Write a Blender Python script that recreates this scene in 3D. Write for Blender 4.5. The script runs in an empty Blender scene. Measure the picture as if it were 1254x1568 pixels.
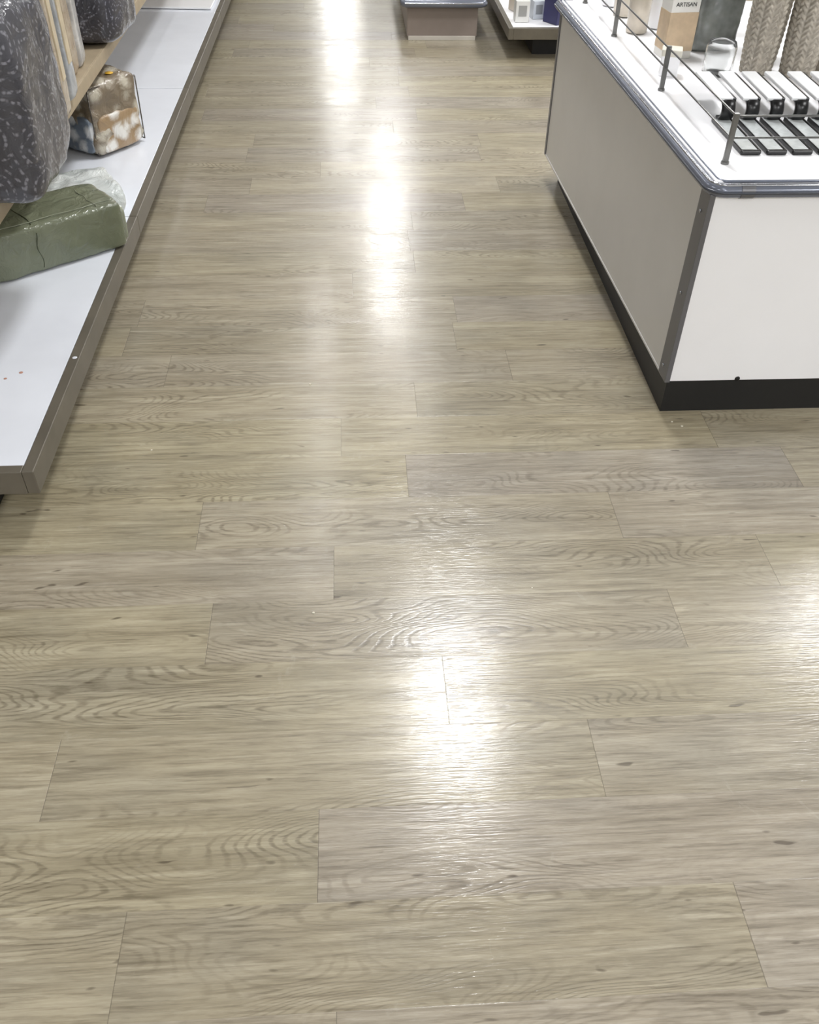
import bpy, bmesh, math, random
from mathutils import Vector, Matrix, noise
random.seed(7)
sc=bpy.context.scene
sc.view_settings.view_transform='Standard'
sc.view_settings.look='None'
sc.view_settings.exposure=0.0
H=1.36; f=1585.0

# ---------------------------------------------------------------- camera
F=Vector((-124,1433,-1585)).normalized(); D=Vector((-40,-1756.6,-1585))
Z=-(D-F*D.dot(F)); Z.normalize(); X=F.cross(Z)
M=Matrix((X,F,Z))
cam=bpy.data.cameras.new('camera'); co=bpy.data.objects.new('camera',cam)
sc.collection.objects.link(co); sc.camera=co
cam.sensor_fit='HORIZONTAL'; cam.sensor_width=36; cam.lens=f/1440*36
co.matrix_world=Matrix.Translation((0,0,H))@M.to_4x4()
cam.clip_start=.02

# ---------------------------------------------------------------- helpers
def s2l(c):
    return tuple(((x/255)/12.92 if x/255<=.04045 else ((x/255+.055)/1.055)**2.4) for x in c)+(1,)
class NT:
    def __init__(s,name):
        s.m=bpy.data.materials.new(name); s.m.use_nodes=True
        s.t=s.m.node_tree; s.b=s.t.nodes['Principled BSDF']; s.out=s.t.nodes['Material Output']
    def n(s,typ,ins=None,**kw):
        nd=s.t.nodes.new(typ)
        for k,v in kw.items(): setattr(nd,k,v)
        for k,v in (ins or {}).items(): s.set(nd.inputs[k],v)
        return nd
    def set(s,sock,v):
        if isinstance(v,bpy.types.NodeSocket): s.t.links.new(v,sock)
        else: sock.default_value=v
    def p(s,**kw):
        for k,v in kw.items(): s.set(s.b.inputs[k.replace('_',' ')],v)
    def math(s,op,a,b=0.0,c=0.0,clamp=False):
        nd=s.n('ShaderNodeMath',operation=op); nd.use_clamp=clamp
        s.set(nd.inputs[0],a); s.set(nd.inputs[1],b); s.set(nd.inputs[2],c); return nd.outputs[0]
    def mix(s,fac,a,b,blend='MIX'):
        nd=s.n('ShaderNodeMix',data_type='RGBA',blend_type=blend)
        s.set(nd.inputs[0],fac); s.set(nd.inputs[6],a); s.set(nd.inputs[7],b); return nd.outputs[2]
    def map(s,v,a,b,c=0.0,d=1.0):
        nd=s.n('ShaderNodeMapRange'); nd.clamp=True
        for i,x in enumerate((v,a,b,c,d)): s.set(nd.inputs[i],x)
        return nd.outputs[0]
    def noise(s,vec,scale=(1,1,1),detail=2,rough=.5,dist=0.0,sc=1.0):
        mp=s.n('ShaderNodeMapping'); s.set(mp.inputs['Vector'],vec); mp.inputs['Scale'].default_value=scale
        nd=s.n('ShaderNodeTexNoise'); s.set(nd.inputs['Vector'],mp.outputs[0])
        nd.inputs['Scale'].default_value=sc; nd.inputs['Detail'].default_value=detail
        nd.inputs['Roughness'].default_value=rough; nd.inputs['Distortion'].default_value=dist
        return nd.outputs[0]
    def bump(s,h,strength=.3,dist=.002):
        nd=s.n('ShaderNodeBump'); s.set(nd.inputs['Height'],h); nd.inputs['Strength'].default_value=strength; nd.inputs['Distance'].default_value=dist
        s.t.links.new(nd.outputs[0],s.b.inputs['Normal'])

def simple(name,rgb,rough=.5,metal=0,var=.06,vs=6,coat=0,bump=0,bs=60):
    m=NT(name); tc=m.n('ShaderNodeTexCoord').outputs['Object']
    nz=m.noise(tc,(1,1,1),3,.6,0,vs)
    c=s2l(rgb); d=tuple(x*(1-var*2) for x in c[:3])+(1,)
    m.p(Base_Color=m.mix(m.map(nz,.35,.65),c,d),Roughness=rough,Metallic=metal)
    if coat: m.p(Coat_Weight=coat,Coat_Roughness=.08)
    if bump: m.bump(m.noise(tc,(1,1,1),4,.6,.6,bs),bump,.01)
    return m.m

def link(o,parent=None):
    sc.collection.objects.link(o)
    if parent: o.parent=parent
    return o
def empty(name,loc=(0,0,0)):
    e=bpy.data.objects.new(name,None); e.location=loc; e.empty_display_size=.1
    return link(e)
def mesh_obj(name,bm,mat,parent=None,smooth=False,loc=None):
    me=bpy.data.meshes.new(name); bm.normal_update(); bm.to_mesh(me); bm.free()
    for mm in (mat if isinstance(mat,(list,tuple)) else [mat]): me.materials.append(mm)
    if smooth:
        for p in me.polygons: p.use_smooth=True
    o=bpy.data.objects.new(name,me); link(o,parent)
    if loc: o.location=loc
    return o
def prism(name,poly,z0,z1,mat,parent=None,bev=.0):
    bm=bmesh.new()
    a=[bm.verts.new((x,y,z0)) for x,y in poly]; b=[bm.verts.new((x,y,z1)) for x,y in poly]
    bm.faces.new(a[::-1]); bm.faces.new(b)
    n=len(poly)
    for i in range(n): bm.faces.new((a[i],a[(i+1)%n],b[(i+1)%n],b[i]))
    bmesh.ops.recalc_face_normals(bm,faces=bm.faces)
    if bev: bmesh.ops.bevel(bm,geom=list(bm.edges),offset=bev,segments=2,affect='EDGES',profile=.5)
    return mesh_obj(name,bm,mat,parent)
def box(name,x0,x1,y0,y1,z0,z1,mat,parent=None,bev=.0):
    return prism(name,[(x0,y0),(x1,y0),(x1,y1),(x0,y1)],z0,z1,mat,parent,bev)
def tube(name,pts,r,mat,parent=None,cyc=False,res=6):
    cu=bpy.data.curves.new(name,'CURVE'); cu.dimensions='3D'; cu.bevel_depth=r; cu.bevel_resolution=res; cu.use_fill_caps=True
    sp=cu.splines.new('POLY'); sp.points.add(len(pts)-1); sp.use_cyclic_u=cyc
    for p,q in zip(sp.points,pts): p.co=(*q,1)
    tmp=bpy.data.objects.new('t',cu); me=bpy.data.meshes.new_from_object(tmp)
    bpy.data.objects.remove(tmp); me.materials.clear(); me.materials.append(mat)
    for p in me.polygons: p.use_smooth=True
    o=bpy.data.objects.new(name,me); return link(o,parent)
def lathe(name,prof,mat,parent=None,loc=(0,0,0),seg=40,fn=None):
    bm=bmesh.new(); rings=[]
    for r,z in prof:
        ring=[]
        for i in range(seg):
            t=2*math.pi*i/seg; rr=r+(fn(t,z,r) if fn else 0)
            ring.append(bm.verts.new((rr*math.cos(t),rr*math.sin(t),z)))
        rings.append(ring)
    for a,b in zip(rings,rings[1:]):
        for i in range(seg): bm.faces.new((a[i],a[(i+1)%seg],b[(i+1)%seg],b[i]))
    bm.faces.new(rings[0][::-1])
    return mesh_obj(name,bm,mat,parent,True,loc)
def puffy(name,size,loc,rotz,mat,parent=None,e=.35,wr=.006,ws=9,tilt=(0,0),seed=0,N=30,zmax=None):
    """soft package: rounded, wrinkled box. size full dims, loc = centre of the base"""
    bm=bmesh.new(); bmesh.ops.create_cube(bm,size=2)
    bmesh.ops.subdivide_edges(bm,edges=list(bm.edges),cuts=N,use_grid_fill=True)
    sx,sy,sz=[s/2 for s in size]
    for v in bm.verts:
        c=v.co.copy()
        p=2/e
        l=(abs(c.x)**p+abs(c.y)**p+abs(c.z)**p)**(1/p)
        q=c/l
        q=Vector((q.x*sx,q.y*sy,q.z*sz))
        nz=noise.noise(q*ws+Vector((seed*7.3,seed,0)))+.5*noise.noise(q*ws*2.7+Vector((0,seed*3.1,5)))
        ridge=1-abs(noise.noise(q*ws*1.6+Vector((seed,9,seed))))*2
        nn=Vector((c.x/sx,c.y/sy,c.z/sz)).normalized()
        q+=nn*(nz*wr+ridge*wr*.8)
        zf=(q.z+sz)/(2*sz)
        q.x+=tilt[0]*zf; q.y+=tilt[1]*zf
        q.z=max(q.z,-sz)
        v.co=q+Vector((0,0,sz))
    o=mesh_obj(name,bm,mat,parent,True)
    o.location=loc; o.rotation_euler=(0,0,rotz)
    return o

# ---------------------------------------------------------------- floor material
def floor_mat():
    m=NT('wood_look_vinyl_plank')
    uv=m.n('ShaderNodeUVMap',uv_map='UVMap').outputs[0]
    oc=m.n('ShaderNodeTexCoord').outputs['Object']
    at=m.n('ShaderNodeAttribute',attribute_name='rnd')
    rnd=m.n('ShaderNodeSeparateColor',{0:at.outputs['Color']})
    R,G,B=rnd.outputs
    off=m.n('ShaderNodeCombineXYZ',{0:m.math('MULTIPLY',R,41.),1:m.math('MULTIPLY',G,23.),2:m.math('MULTIPLY',B,17.)}).outputs[0]
    C=m.n('ShaderNodeVectorMath',{0:uv,1:off},operation='ADD').outputs[0]
    n1=m.noise(C,(2.2,9,1),1.2,.4,.2)
    wob=m.noise(C,(26,70,1),3,.55)
    fld=m.math('ADD',m.math('MULTIPLY',n1,230.),m.math('MULTIPLY',wob,5.))
    rings=m.map(m.math('SINE',fld),.1,.95,0,1)
    fib=m.noise(C,(8,260,1),3,.6)
    fib2=m.noise(C,(5,75,1),5,.74)
    fib3=m.noise(C,(10,150,1),4,.68)
    pore=m.noise(C,(34,380,1),2,.6)
    broad=m.noise(C,(1.3,14,1),3,.55)
    cloud=m.noise(C,(3,7,1),3,.6)
    wear=m.noise(oc,(1,1,1),5,.62,.4,2.3)
    scuff=m.noise(oc,(1,1,1),6,.75,1.2,9)
    light=s2l((177,167,144)); mid=s2l((151,141,119)); dark=s2l((82,71,52)); grey=s2l((143,138,124))
    col=m.mix(m.map(broad,.3,.7),mid,light)
    col=m.mix(m.math('MULTIPLY',m.map(cloud,.45,.7),.45),col,grey)
    ringmask=m.map(m.noise(C,(1.4,7,2),2,.5),.47,.62)
    rf=m.math('MULTIPLY',rings,m.map(pore,.28,.6,.15,1))
    rf=m.math('MULTIPLY',rf,m.math('ADD',m.math('MULTIPLY',ringmask,.5),.06))
    col=m.mix(m.math('MULTIPLY',m.map(fib2,.5,.72),.44),col,dark)
    col=m.mix(m.math('MULTIPLY',m.map(fib3,.52,.70),.42),col,dark)
    col=m.mix(m.math('MULTIPLY',m.map(fib,.5,.72),.34),col,dark)
    col=m.mix(m.math('MULTIPLY',m.map(fib2,.47,.27),.55),col,s2l((204,195,174)))
    col=m.mix(rf,col,dark)
    fl=m.noise(C,(17,60,1),1,.5)
    col=m.mix(m.math('MULTIPLY',m.map(fl,.74,.79),.7),col,s2l((70,58,42)))
    tint=m.n('ShaderNodeCombineColor',{0:m.map(R,0,1,.94,1.05),1:m.map(R,0,1,.94,1.045),2:m.map(G,0,1,.93,1.04)}).outputs[0]
    col=m.mix(1.0,col,tint,'MULTIPLY')
    col=m.mix(m.math('MULTIPLY',m.map(wear,.46,.72),.2),col,s2l((112,104,86)))
    col=m.mix(m.math('MULTIPLY',m.map(scuff,.62,.72),.22),col,s2l((196,190,176)))
    sep=m.n('ShaderNodeSeparateXYZ',{0:m.n('ShaderNodeUVMap',uv_map='Edge').outputs[0]})
    ex=m.math('SUBTRACT',.465,m.math('ABSOLUTE',sep.outputs[0]))
    ey=m.math('SUBTRACT',.0775,m.math('ABSOLUTE',sep.outputs[1]))
    seam=m.math('MAXIMUM',m.map(ex,.0009,.0003),m.math('MULTIPLY',m.map(ey,.0007,.0002),.25))
    col=m.mix(m.math('MULTIPLY',seam,.45),col,s2l((70,60,46)))
    m.p(Base_Color=col,Roughness=m.map(m.math('ADD',fib,m.math('MULTIPLY',cloud,.5)),.5,1.0,.32,.45),
        Coat_Weight=m.map(wear,.35,.68,.95,.55),Coat_Roughness=m.math('ADD',m.map(pore,.3,.7,.09,.18),m.map(wear,.4,.7,0,.08)),Coat_IOR=1.5)
    h=m.math('SUBTRACT',m.math('MULTIPLY',m.math('ADD',fib,pore),.6),m.math('MULTIPLY',rf,.5))
    h=m.math('SUBTRACT',h,m.math('MULTIPLY',seam,1.2))
    m.bump(h,.40,.0012)
    m.t.links.new(m.b.inputs['Normal'].links[0].from_socket,m.b.inputs['Coat Normal'])
    return m.m
P=.155; L=.93; Y0=.625
seams={-1:.564,0:-.081,1:.398,2:.149,3:-.301,4:-.059,5:-.355,6:.112,7:-.043,8:.152,10:-.646,12:-.006,9:.42,11:.30}
bm=bmesh.new(); uvl=bm.loops.layers.uv.new('UVMap'); uve=bm.loops.layers.uv.new('Edge'); cl=bm.loops.layers.float_color.new('rnd')
XL,XR,YB,YT=-6.0,6.0,-4.0,20.0
k0=int((YB-Y0)//P); k1=int((YT-Y0)//P)+1
for k in range(k0,k1):
    s=seams.get(k,random.random()*L)
    y0=Y0+k*P; y1=y0+P
    j=math.floor((XL-s)/L)
    while s+j*L<XR:
        x0=s+j*L; x1=x0+L; cxm=(x0+x1)/2; cym=(y0+y1)/2
        a,b=max(x0,XL),min(x1,XR); c,d=max(y0,YB),min(y1,YT)
        rc=(random.random(),random.random(),random.random(),1)
        if b-a>1e-4 and d-c>1e-4:
            fc=bm.faces.new([bm.verts.new((px,py,0)) for px,py in ((a,c),(b,c),(b,d),(a,d))])
            for lp in fc.loops:
                lp[uvl].uv=(lp.vert.co.x-x0,lp.vert.co.y-y0); lp[uve].uv=(lp.vert.co.x-cxm,lp.vert.co.y-cym); lp[cl]=rc
        j+=1
bmesh.ops.remove_doubles(bm,verts=bm.verts,dist=1e-5)
mesh_obj('floor',bm,floor_mat())

# ---------------------------------------------------------------- room shell
CH=3.2
wallm=simple('painted_wall',(200,200,200),.7,var=.02)
ceilm=simple('ceiling_tile',(164,166,169),.8,var=.03)
box('ceiling',XL,XR,YB,YT,CH,CH+.1,ceilm)
box('wall_left',XL-.1,XL,YB,YT,0,CH,wallm); box('wall_right',XR,XR+.1,YB,YT,0,CH,wallm)
box('wall_back',XL,XR,YT,YT+.1,0,CH,wallm); box('wall_front',XL,XR,YB-.1,YB,0,CH,wallm)
framem=simple('light_frame_white',(225,225,225),.4)
def troffer(x,y,w,l,power):
    bm=bmesh.new()
    t=.03
    for (a,b,c,d) in ((-w/2-t,w/2+t,-l/2-t,-l/2),(-w/2-t,w/2+t,l/2,l/2+t),(-w/2-t,-w/2,-l/2,l/2),(w/2,w/2+t,-l/2,l/2)):
        r=bmesh.ops.create_cube(bm,size=1)['verts']
        for v in r: v.co=Vector(((a+b)/2+v.co.x*(b-a),(c+d)/2+v.co.y*(d-c),-.02+v.co.z*.04))
    o=mesh_obj('ceiling_light',bm,framem,None,False,(x,y,CH))
    li=bpy.data.lights.new('light_panel','AREA'); li.shape='RECTANGLE'; li.size=w; li.size_y=l; li.energy=power; li.color=(.99,.99,.995)
    lo=bpy.data.objects.new('light_panel',li); link(lo,o); lo.location=(0,0,-.015)
for (x,y,w,l,pw) in [(.52,3.34,.44,.70,62),(.5,6.7,.3,.5,8),(.38,9.7,.32,.9,78),(.6,13.7,.28,.5,14),(-.15,17.4,.42,2.2,125),(-.32,7.2,.16,.4,9),(-.32,5.2,.16,.7,7),
    (-2.6,1.2,.6,1.2,26),(3.2,1.2,.6,1.2,48),(-2.6,4.5,.6,1.2,24),(3.3,4.5,.6,1.2,110),(-2.6,8,.6,1.2,34),(3.3,8,.6,1.2,90),(-2.6,12,.6,1.2,44),(3.3,12,.6,1.2,50),
    (.4,-.6,.6,1.2,16),(-2.6,-2.4,.6,1.2,60),(3.3,-2.4,.6,1.2,115),(.8,-2.9,.6,1.2,68)]:  # last panel: unseen fill light, added to brighten the counter front
    troffer(x,y,w,l,pw)

# ---------------------------------------------------------------- materials
white=simple('white_laminate',(250,250,252),.22,var=.01,vs=3)
deckw=simple('white_metal_deck',(236,240,248),.2,var=.03,vs=4)
lipm=simple('taupe_metal_lip',(112,106,94),.38,metal=.2,var=.1,vs=8)
blackm=simple('black_plastic',(14,14,16),.28)
kickm=simple('black_kick_vinyl',(12,12,12),.5)
greyp=simple('light_grey_laminate',(206,204,200),.35,var=.02)
alum=simple('dark_aluminium',(112,112,115),.35,metal=.5,var=.05)
bump_m=simple('blue_grey_bumper',(122,127,140),.22,metal=.3,var=.04)
chrome=simple('chrome_strip',(200,203,210),.15,metal=.9)
wirem=simple('wire_grey_metal',(120,120,118),.3,metal=.7)
tan=simple('tan_wood_shelf',(176,160,134),.45,var=.08,vs=12)
backm=simple('shelf_back_panel',(120,112,100),.6)

# ---------------------------------------------------------------- left gondola shelving
OFF=[Vector((0,0,0))]
def rel(o): o.location-=OFF[0]; return o
def lx(y): return -.678+(y-1.49)*.0076
ysec=[1.49,2.74,3.98,5.2,6.42,7.64]
OFF[0]=Vector((-.9,1.5,0)); g=empty('gondola_base_shelf',OFF[0])
for i,(a,b) in enumerate(zip(ysec,ysec[1:])):
    A,Bq=lx(a),lx(b); g0=.002
    rel(prism('deck_%d'%i,[(A-.026,a+.026 if i==0 else a+g0),(Bq-.026,b-g0),(-1.3,b-g0),(-1.3,a+.026 if i==0 else a+g0)],.125,.150,deckw,g,.001))
    rel(prism('lip_%d'%i,[(A,a+g0*.5),(Bq,b-g0*.5),(Bq-.025,b-g0*.5),(A-.025,a+g0*.5)],.092,.1515,lipm,g,.002))
    rel(prism('kick_%d'%i,[(A-.13,a+.06),(Bq-.13,b),(Bq-.15,b),(A-.15,a+.06)],0,.12,kickm,g))
rel(box('lip_end',-1.3,lx(1.49)-.025,1.49,1.515,.092,.1515,lipm,g,.002))
rel(box('kick_end',-1.3,lx(1.49)-.13,1.55,1.57,0,.12,kickm,g))
for (x,y,s) in ((-.86,1.84,.006),(-.80,1.87,.005),(-.83,1.845,.004)):
    lathe('paint_chip',[(.0001,0),(s,0),(s*.8,.0006),(.0001,.0006)],simple('rust_chip',(190,140,120),.6),g,Vector((x,y,.1501))-OFF[0],9)
lathe('lip_scratch',[(.0001,0),(.007,0),(.005,.0006),(.0001,.0006)],deckw,g,Vector((lx(1.93)-.012,1.93,.1513))-OFF[0],7)
OFF[0]=Vector((-1.3,4.5,0)); g=empty('gondola_back_panel',OFF[0])
rel(box('panel',-1.34,-1.315,1.49,7.64,0,1.5,backm,g))
for y in ysec: rel(box('upright',-1.315,-1.302,y-.02,y+.02,0,1.5,backm,g))
for i,(a,b) in enumerate(zip(ysec,ysec[1:])):
    OFF[0]=Vector((-1.05,(a+b)/2,.44)); g=empty('wooden_shelf',OFF[0])
    rel(prism('board',[(-.846+a*.004,a+.002),(-.846+b*.004,b-.002),(-1.3,b-.002),(-1.3,a+.002)],.428,.460,tan,g,.002))
    rel(prism('front_edge',[(-.842+a*.004,a+.004),(-.842+b*.004,b-.004),(-.85+b*.004,b-.004),(-.85+a*.004,a+.004)],.418,.4595,tan,g,.002))
    for yy in (a+.01,b-.016):
        rel(box('bracket',-1.3,-1.0,yy,yy+.005,.40,.428,backm,g))
prism('cardboard_sheet',[(-.70,5.23),(-.68,6.2),(-1.25,6.2),(-1.2,5.26)],.153,.162,white,None,.002)

# ---------------------------------------------------------------- display counter (right)
OFF[0]=Vector((1.3,2.6,0)); c=empty('display_counter',OFF[0])
Cc=rel
XE=1.95
def cx(y): return .772-(y-1.86)*.029
Cc(prism('kick',[(.781,1.868),(XE-.02,1.868),(XE-.02,3.36),(.784,3.36)],0,.102,kickm,c))
Cc(prism('panel_front',[(cx(1.86)+.004,1.856),(XE,1.856),(XE,1.875),(cx(1.86)+.004,1.875)],.100,.578,white,c,.001))
Cc(prism('panel_side',[(cx(1.875),1.876),(cx(1.875)+.019,1.876),(cx(3.38)+.019,3.38),(cx(3.38),3.38)],.100,.578,greyp,c,.001))
Cc(prism('panel_side_bottom_trim',[(cx(1.875)-.002,1.878),(cx(1.875)+.01,1.878),(cx(3.38)+.01,3.382),(cx(3.38)-.002,3.382)],.096,.103,greyp,c,.001))
Cc(prism('panel_far',[(cx(3.36),3.361),(XE,3.361),(XE,3.38),(cx(3.36),3.38)],.1,.578,greyp,c))
Cc(prism('panel_right',[(XE-.019,1.876),(XE,1.876),(XE,3.36),(XE-.019,3.36)],.1,.578,greyp,c))
Cc(prism('corner_trim',[(cx(1.86)-.003,1.853),(cx(1.86)+.010,1.853),(cx(1.86)+.010,1.858),(cx(1.86)+.001,1.862),(cx(1.9)+.001,1.908),(cx(1.9)-.003,1.908)],.098,.578,alum,c,.0008))
Cc(prism('far_trim',[(cx(3.37)-.003,3.366),(cx(3.37)+.002,3.366),(cx(3.385)+.002,3.385),(cx(3.385)-.003,3.385)],.098,.578,alum,c))
for zz in (.13,.33,.53):
    o=lathe('screw',[(.0001,0),(.004,0),(.004,.0015),(.0001,.002)],chrome,c,(0,0,0),12); o.location=(cx(1.885)-.0035,1.885,zz); o.rotation_euler=(0,-math.pi/2,0); Cc(o)
Cc(lathe('chip',[(.0001,0),(.007,0),(.005,.001),(.0001,.001)],kickm,c,(.955,1.8557,.104),9)).rotation_euler=(math.pi/2,0,0)
top=[(cx(1.86)+.006,1.866),(XE-.005,1.866),(XE-.005,3.42),(cx(3.42)+.006,3.42)]
Cc(prism('top',top,.578,.604,white,c,.002))
def path(off,z,rad=.03):
    x=cx(1.85)-off; y=1.852-off
    pts=[(cx(3.43)-off,3.43,z)]
    for k in range(12): pts.append((cx(3.3-k*.118)-off,3.3-k*.118,z))
    for k in range(0,9):
        t=math.pi+ k/8*math.pi/2
        pts.append((x+rad+rad*math.cos(t),y+rad+rad*math.sin(t),z))
    pts.append((XE-.02,y,z)); return pts
Cc(tube('bumper',path(.0,.588),.0145,bump_m,c))
Cc(tube('bumper_rib_top',path(.004,.6015,.034),.003,chrome,c))
Cc(tube('bumper_rib_side',path(.0135,.588,.042),.0035,simple('bumper_dark',(70,74,84),.25),c))
Cc(tube('bumper_channel',path(-.014,.603,.02),.003,bump_m,c))
Cc(tube('bumper_joint',[(.83,1.852,.588),(.86,1.852,.588)],.0158,alum,c))

OFF[0]=Vector((.83,1.96,.604)); w=empty('wire_guard_rail',OFF[0])
Wg=rel
def wx(y): return .829-(y-1.963)*.017
zt=.712
for yy in (1.963,2.466,2.978,3.38):
    Wg(prism('post',[(wx(yy)-.006,yy-.004),(wx(yy)+.006,yy-.004),(wx(yy)+.006,yy+.004),(wx(yy)-.006,yy+.004)],.604,zt,wirem,w,.001))
    Wg(tube('post_base',[(wx(yy),yy,.604),(wx(yy),yy,.609)],.009,wirem,w))
for zz in (.706,.660):
    Wg(tube('rail',[(wx(3.38),3.38,zz),(wx(1.963),1.963,zz),(1.9,1.963,zz)],.0024,wirem,w))
Wg(prism('post',[(1.494,1.959),(1.506,1.959),(1.506,1.967),(1.494,1.967)],.604,zt,wirem,w,.001))

# ---------------------------------------------------------------- goods on the counter
gwhite=simple('pale_steel',(240,241,242),.22,metal=.05)
ggrey=simple('pale_glass_plate',(212,217,217),.1,coat=.6,var=.12,vs=30)
for i in range(6):
    x=.905+i*.060
    e=empty('kitchen_grater',(x,2.2,.604))
    box('frame_left',-.024,-.0205,-.19,.03,.001,.011,blackm,e,.0015)
    box('frame_right',.0165,.022,-.19,.03,.001,.011,blackm,e,.0015)
    box('frame_front',-.024,.022,-.192,-.180,.001,.011,blackm,e,.003)
    box('frame_base',-.023,.021,-.185,.03,.001,.005,blackm,e,.001)
    box('plate',-.0205,.0165,-.180,.02,.005,.0095,ggrey,e,.0005)
    th=math.radians(1)
    for nm,a_,b_,z0,z1,mt in (('blade',-.024,.014,.0,.009,gwhite),('blade_edge',.0135,.022,-.010,.007,blackm)):
        o=box(nm,a_,b_,-.012,.18,z0,z1,mt,e,.0025); o.location=(0,.03,.052); o.rotation_euler=(th,0,0)
    bm=bmesh.new(); vs=[]
    for a in range(-115,116,8):
        t=math.radians(a); ro,ri=.028,.018
        vs.append([bm.verts.new((sx+.004,.030-r*math.cos(t),.030+r*math.sin(t))) for sx,r in ((-.011,ro),(.011,ro),(.016,ro-.004),(.016,ri),(-.016,ri),(-.016,ro-.004))])
    for p_,q_ in zip(vs,vs[1:]):
        for k in range(6): bm.faces.new((p_[k],p_[(k+1)%6],q_[(k+1)%6],q_[k]))
    bm.faces.new(vs[0]); bm.faces.new(vs[-1][::-1]); bmesh.ops.recalc_face_normals(bm,faces=bm.faces)
    mesh_obj('curled_handle',bm,blackm,e,True)
weave=simple('woven_champagne',(186,178,164),.35,metal=.25,var=.15,vs=60)
def wv(t,z,r):
    if r<.02: return 0
    n=11; c_=(t*n/(2*math.pi))%1; ph=z/.015+abs(c_-.5)*1.6
    return .0065*abs(math.sin(math.pi*ph))*(1-(2*c_-1)**4)-.003
for (x,y,R) in ((1.13,2.63,.047),(1.235,2.60,.05),(1.345,2.63,.05),(1.19,2.75,.045)):
    prof=[(.01,0)]+[(R*(.86+.14*math.sin(min(1,j/60)*math.pi/2)),.001+j*.0025) for j in range(0,121)]+[(R*.8,.303),(R*.8,.29),(.01,.28)]
    lathe('woven_vase',prof,weave,None,(x,y,.604),132,wv)
glassm=NT('clear_plastic'); glassm.p(Base_Color=(.97,.98,.98,1),Roughness=.05,Transmission_Weight=.95,IOR=1.12); glassm=glassm.m
jar=[(.03,0),(.04,.008),(.041,.07),(.036,.085),(.033,.085),(.038,.07),(.037,.01),(.008,.006)]
lathe('clear_jar',jar,glassm,None,(1.01,2.60,.604))
greyglass=simple('smoked_packaging',(146,151,148),.12,var=.25,vs=14,coat=.8)
puffy('packaged_bowl',(.13,.10,.26),(1.065,2.86,.604),0,greyglass,None,.16,.004,12,seed=3)
e=empty('gift_box',(.935,2.78,.604)); e.rotation_euler=(0,0,.12)
box('carton',-.042,.042,-.035,.035,0,.22,simple('carton_white',(236,234,228),.4),e,.002)
box('kraft_band',-.0425,.0425,-.0358,.0355,.02,.12,simple('kraft_band',(212,188,156),.5,var=.1,vs=20),e,.001)
tx=bpy.data.curves.new('lettering','FONT'); tx.body='ARTISAN'; tx.size=.015; tx.align_x='CENTER'; tx.extrude=.0003
to=bpy.data.objects.new('lettering',tx); link(to,e); to.location=(0,-.0362,.135); to.rotation_euler=(math.pi/2,0,0); tx.materials.append(blackm)
cer=simple('cream_ceramic',(222,212,196),.25,var=.08,vs=20)
for (x,y,mt,sx) in ((.89,3.02,cer,.8),(.97,3.08,white,.9),(.90,3.22,cer,.9),(1.06,3.15,greyglass,1),(1.16,3.02,cer,1.1),(.89,3.35,white,.9)):
    lathe('ceramic_canister',[(.02*sx,0),(.04*sx,.004),(.042*sx,.1),(.038*sx,.12),(.040*sx,.125),(.040*sx,.14),(.03*sx,.15),(.005,.156)],mt,None,(x,y,.604),32)
e=empty('candle_box',(.875,2.60,.604)); e.rotation_euler=(0,0,-.3)
box('carton',-.025,.025,-.022,.022,0,.06,white,e,.003); box('lid',-.027,.027,-.024,.024,.05,.068,simple('pale_lid',(222,218,205),.4),e,.003)

# ---------------------------------------------------------------- goods on the shelving
def fabric(name,rgb,rgb2,sc_=14,kind='noise',coat=.9,ws=16,bs=.5):
    m=NT(name); tc=m.n('ShaderNodeTexCoord').outputs['Object']
    if kind=='paisley':
        v=m.n('ShaderNodeTexVoronoi',feature='F1')
        wp=m.n('ShaderNodeVectorMath',{0:tc,1:m.n('ShaderNodeVectorMath',{0:m.n('ShaderNodeTexNoise',{'Vector':tc,'Scale':9.0}).outputs[1],3:.06},operation='SCALE').outputs[0]},operation='ADD').outputs[0]
        m.set(v.inputs['Vector'],wp); v.inputs['Scale'].default_value=sc_
        rr=m.map(m.math('SINE',m.math('MULTIPLY',v.outputs[0],34.)),.3,.8)
        v2=m.n('ShaderNodeTexVoronoi',feature='F1'); m.set(v2.inputs['Vector'],tc); v2.inputs['Scale'].default_value=sc_*9
        fac=m.math('MULTIPLY',m.math('MULTIPLY',rr,m.map(v2.outputs[0],.6,.3)),.55)
    elif kind=='floral':
        v=m.n('ShaderNodeTexVoronoi',feature='F1'); m.set(v.inputs['Vector'],tc); v.inputs['Scale'].default_value=sc_
        fac=m.map(m.math('ADD',v.outputs[0],m.noise(tc,(1,1,1),4,.6,1.,sc_)),.75,1.1)
    else: fac=m.map(m.noise(tc,(1,1,1),3,.6,.3,sc_),.35,.7)
    m.p(Base_Color=m.mix(fac,s2l(rgb),s2l(rgb2)),Roughness=.55,Coat_Weight=coat,Coat_Roughness=.06)
    wr=m.noise(tc,(1,1,1),4,.55,1.5,ws)
    m.bump(wr,bs,.012); nd=m.b.inputs['Normal'].links[0].from_socket
    m.t.links.new(nd,m.b.inputs['Coat Normal'])
    return m.m
DZ=.1532
e=empty('green_fabric_package',(-.875,2.495,DZ)); e.rotation_euler=(0,0,math.radians(37))
gm=fabric('olive_fabric',(116,122,98),(96,103,80),5,coat=1,ws=15,bs=.7)
puffy('folded_fabric',(.40,.20,.13),(0,0,.0),0,gm,e,.15,.0025,9,seed=1,N=44)
filmd=simple('film_fold',(150,156,136),.15,coat=1)
puffy('end_flap',(.012,.18,.10),(.201,0,.01),0,filmd,e,.3,.002,12,seed=6)
foldm=simple('fold_dark',(66,72,50),.5)
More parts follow.
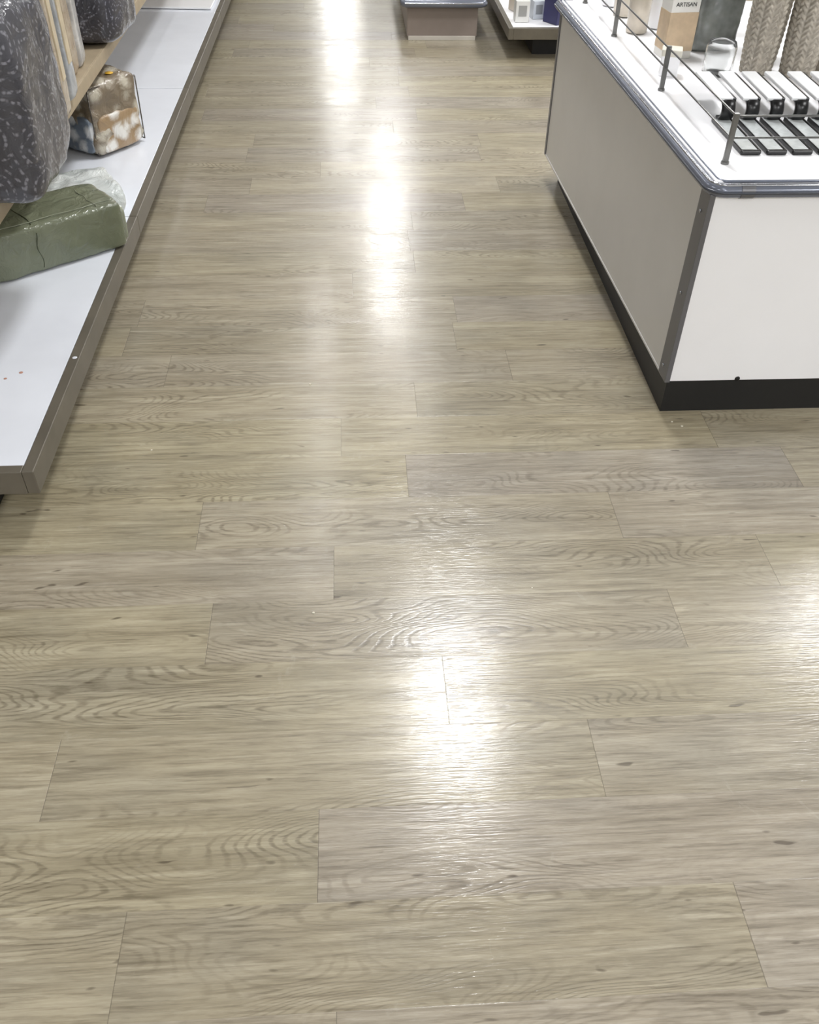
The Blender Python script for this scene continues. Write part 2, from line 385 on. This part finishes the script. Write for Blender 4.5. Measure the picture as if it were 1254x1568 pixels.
tube('fold_line',[(-.06+.004*math.sin(k*.9),-.101,.012+k*.011) for k in range(10)],.0012,foldm,e)
tube('fold_line',[(-.06+.004*math.sin(k*.7),-.085+.018*k,.1315) for k in range(10)],.0012,foldm,e)
tube('film_seam',[(-.18+.04*k,-.070+.003*math.sin(k*1.7),.1325) for k in range(10)],.0012,filmd,e)
tube('film_seam',[(.13+.003*math.sin(k*1.7),-.085+.018*k,.1322) for k in range(10)],.0012,filmd,e)
puffy('white_paper_wrap',(.26,.24,.07),(-.87,2.81,DZ),math.radians(25),fabric('white_film',(230,234,232),(200,207,206),8,bs=.8),None,.3,.012,8,seed=8)
puffy('red_print_package',(.22,.18,.13),(-1.16,2.20,DZ),math.radians(20),fabric('red_print',(150,84,62),(84,86,84),18),None,.3,.006,9,seed=2)
# floral bag
e=empty('floral_bedding_bag',(-.915,3.38,DZ)); e.rotation_euler=(0,0,math.radians(-38))
puffy('bedding',(.28,.22,.235),(0,0,0),0,fabric('floral_taupe',(188,181,164),(124,110,90),20,'floral',bs=.9),e,.22,.010,9,seed=4)
puffy('light_panel_fabric',(.20,.03,.12),(.03,-.104,.01),0,fabric('blue_white_floral',(228,230,230),(116,128,142),20,'floral'),e,.3,.004,9,seed=9)
puffy('side_panel_fabric',(.03,.18,.12),(.132,0,.01),0,fabric('white_floral',(230,228,222),(160,134,100),18,'floral'),e,.3,.004,9,seed=19)
clearpipe=simple('clear_piping',(70,62,52),.2,coat=1)
for (y) in (-.106,.106):
    tube('piping',[(-.135,y,.01),(.135,y,.01),(.138,y,.22),(-.138,y,.22)],.0025,clearpipe,e,cyc=True)
for (x) in (-.137,.137):
    tube('piping_side',[(x,-.106,.222),(x,.106,.222)],.0025,clearpipe,e)
lathe('round_sticker',[(.0001,0),(.014,0),(.014,.002),(.0001,.0021)],simple('yellow_sticker',(226,178,60),.4),e,(.10,.03,.240),20)
# upper shelf goods
pm=fabric('charcoal_paisley',(60,60,68),(160,160,170),11,'paisley',.8)
puffy('paisley_bedding_bag',(.48,.36,.42),(-.945,2.25,.462),0,pm,None,.24,.008,6,seed=11)
cols=[((206,186,150),(176,150,112)),((228,224,216),(196,190,178)),((176,160,140),(206,196,180)),((224,214,196),(180,160,132)),((150,156,164),(190,194,198))]
cardm=simple('insert_card',(222,206,176),.4,var=.1,vs=15,coat=.6)
cardw=simple('insert_card_white',(232,232,230),.4,var=.05,vs=15,coat=.6)
yy=2.50
for i,(a,b) in enumerate(cols):
    e=empty('curtain_package',(-.985+.018*(i%3),yy+.034,.461)); e.rotation_euler=(0,0,math.radians(3*(i%3-1)))
    puffy('folded_curtain',(.32,.066,.36),(0,0,0),0,fabric('curtain_fabric_%d'%i,a,b,20),e,.12,.003,9,seed=20+i)
    box('insert_card',.158,.1645,-.018,.018,.10,.30,cardw if i%2 else cardm,e,.001)
    yy+=.082
for i,(a,b) in enumerate([((222,222,222),(180,184,188)),((190,176,156),(150,130,106)),((216,214,210),(170,170,172))]):
    puffy('curtain_package',(.30,.07,.34),(-1.0,3.0+i*.092,.461),math.radians(4*(i-1)),fabric('curtain_fabric_b%d'%i,a,b,20),None,.12,.003,9,seed=40+i)
puffy('paisley_bedding_bag',(.38,.38,.22),(-.955,3.56,.462),0,fabric('navy_paisley',(54,54,64),(160,162,176),14,'paisley',.8),None,.34,.008,6,seed=12)
puffy('paisley_bedding_bag',(.36,.36,.26),(-1.0,4.2,.462),0,pm,None,.34,.008,6,seed=15)
puffy('beige_bedding_bag',(.36,.36,.24),(-1.0,4.7,.462),0,fabric('beige_f',(196,186,168),(160,146,126),10),None,.34,.008,6,seed=16)

# ---------------------------------------------------------------- far fixtures
e=empty('display_platform',(.5,5.9,0))
bt=simple('beige_laminate',(140,128,120),.4)
box('body',-.185,.19,-.62,.5,.018,.165,bt,e,.002)
box('base_strip',-.178,.183,-.628,.5,0,.02,simple('pale_strip',(200,194,184),.4),e,.001)
box('top',-.2,.215,-.64,.52,.165,.195,bump_m,e,.006)
tube('bumper',[(-.205,.5,.178),(-.205,-.63,.178),(-.19,-.65,.178),(.2,-.65,.178),(.22,-.63,.178),(.22,.5,.178)],.017,bump_m,e)
tube('bumper_rib',[(-.2,-.664,.184),(.21,-.664,.184)],.004,chrome,e)
e=empty('low_shelf_unit',(1.2,5.8,0))
box('deck',-.375,.4,-.88,.9,.125,.15,white,e,.002)
box('lip_front',-.375,.4,-.905,-.88,.10,.152,lipm,e,.002)
box('lip_side',-.4,-.375,-.905,.9,.10,.152,lipm,e,.002)
box('kick',-.25,.35,-.78,.85,0,.12,kickm,e)
for i,(x,y,rgb,s) in enumerate([(.88,5.04,(226,226,222),.07),(.97,5.10,(200,206,214),.06),(.90,5.25,(215,205,190),.08),(1.06,5.02,(46,46,88),.10),(.88,5.6,(230,230,228),.08),(1.05,5.4,(226,222,214),.09),(1.02,5.2,(190,150,110),.05)]):
    e2=empty('boxed_good',(x,y,.151)); e2.rotation_euler=(0,0,.2*i)
    box('carton',-s/2,s/2,-s/2,s/2,0,s*1.4,simple('carton_%d'%i,rgb,.35),e2,.003)
    box('label',-s*.3,s*.3,-s/2-.001,-s/2+.002,s*.4,s*1.1,simple('label_%d'%i,tuple(int(v*.7) for v in rgb),.4),e2)

bm=bmesh.new()
for (x,y,s) in ((-.099,1.21,.0035),(-.125,2.02,.004),(.06,1.30,.002),(.35,1.26,.002),(-.5,1.75,.003),(.82,1.80,.004),(.80,1.82,.003)):
    q=bmesh.ops.create_icosphere(bm,subdivisions=1,radius=s)['verts']
    for v in q: v.co=Vector((v.co.x+x,v.co.y*.8+y,max(0,v.co.z*.4+s*.3)))
mesh_obj('floor_debris',bm,simple('crumb',(225,218,200),.6))
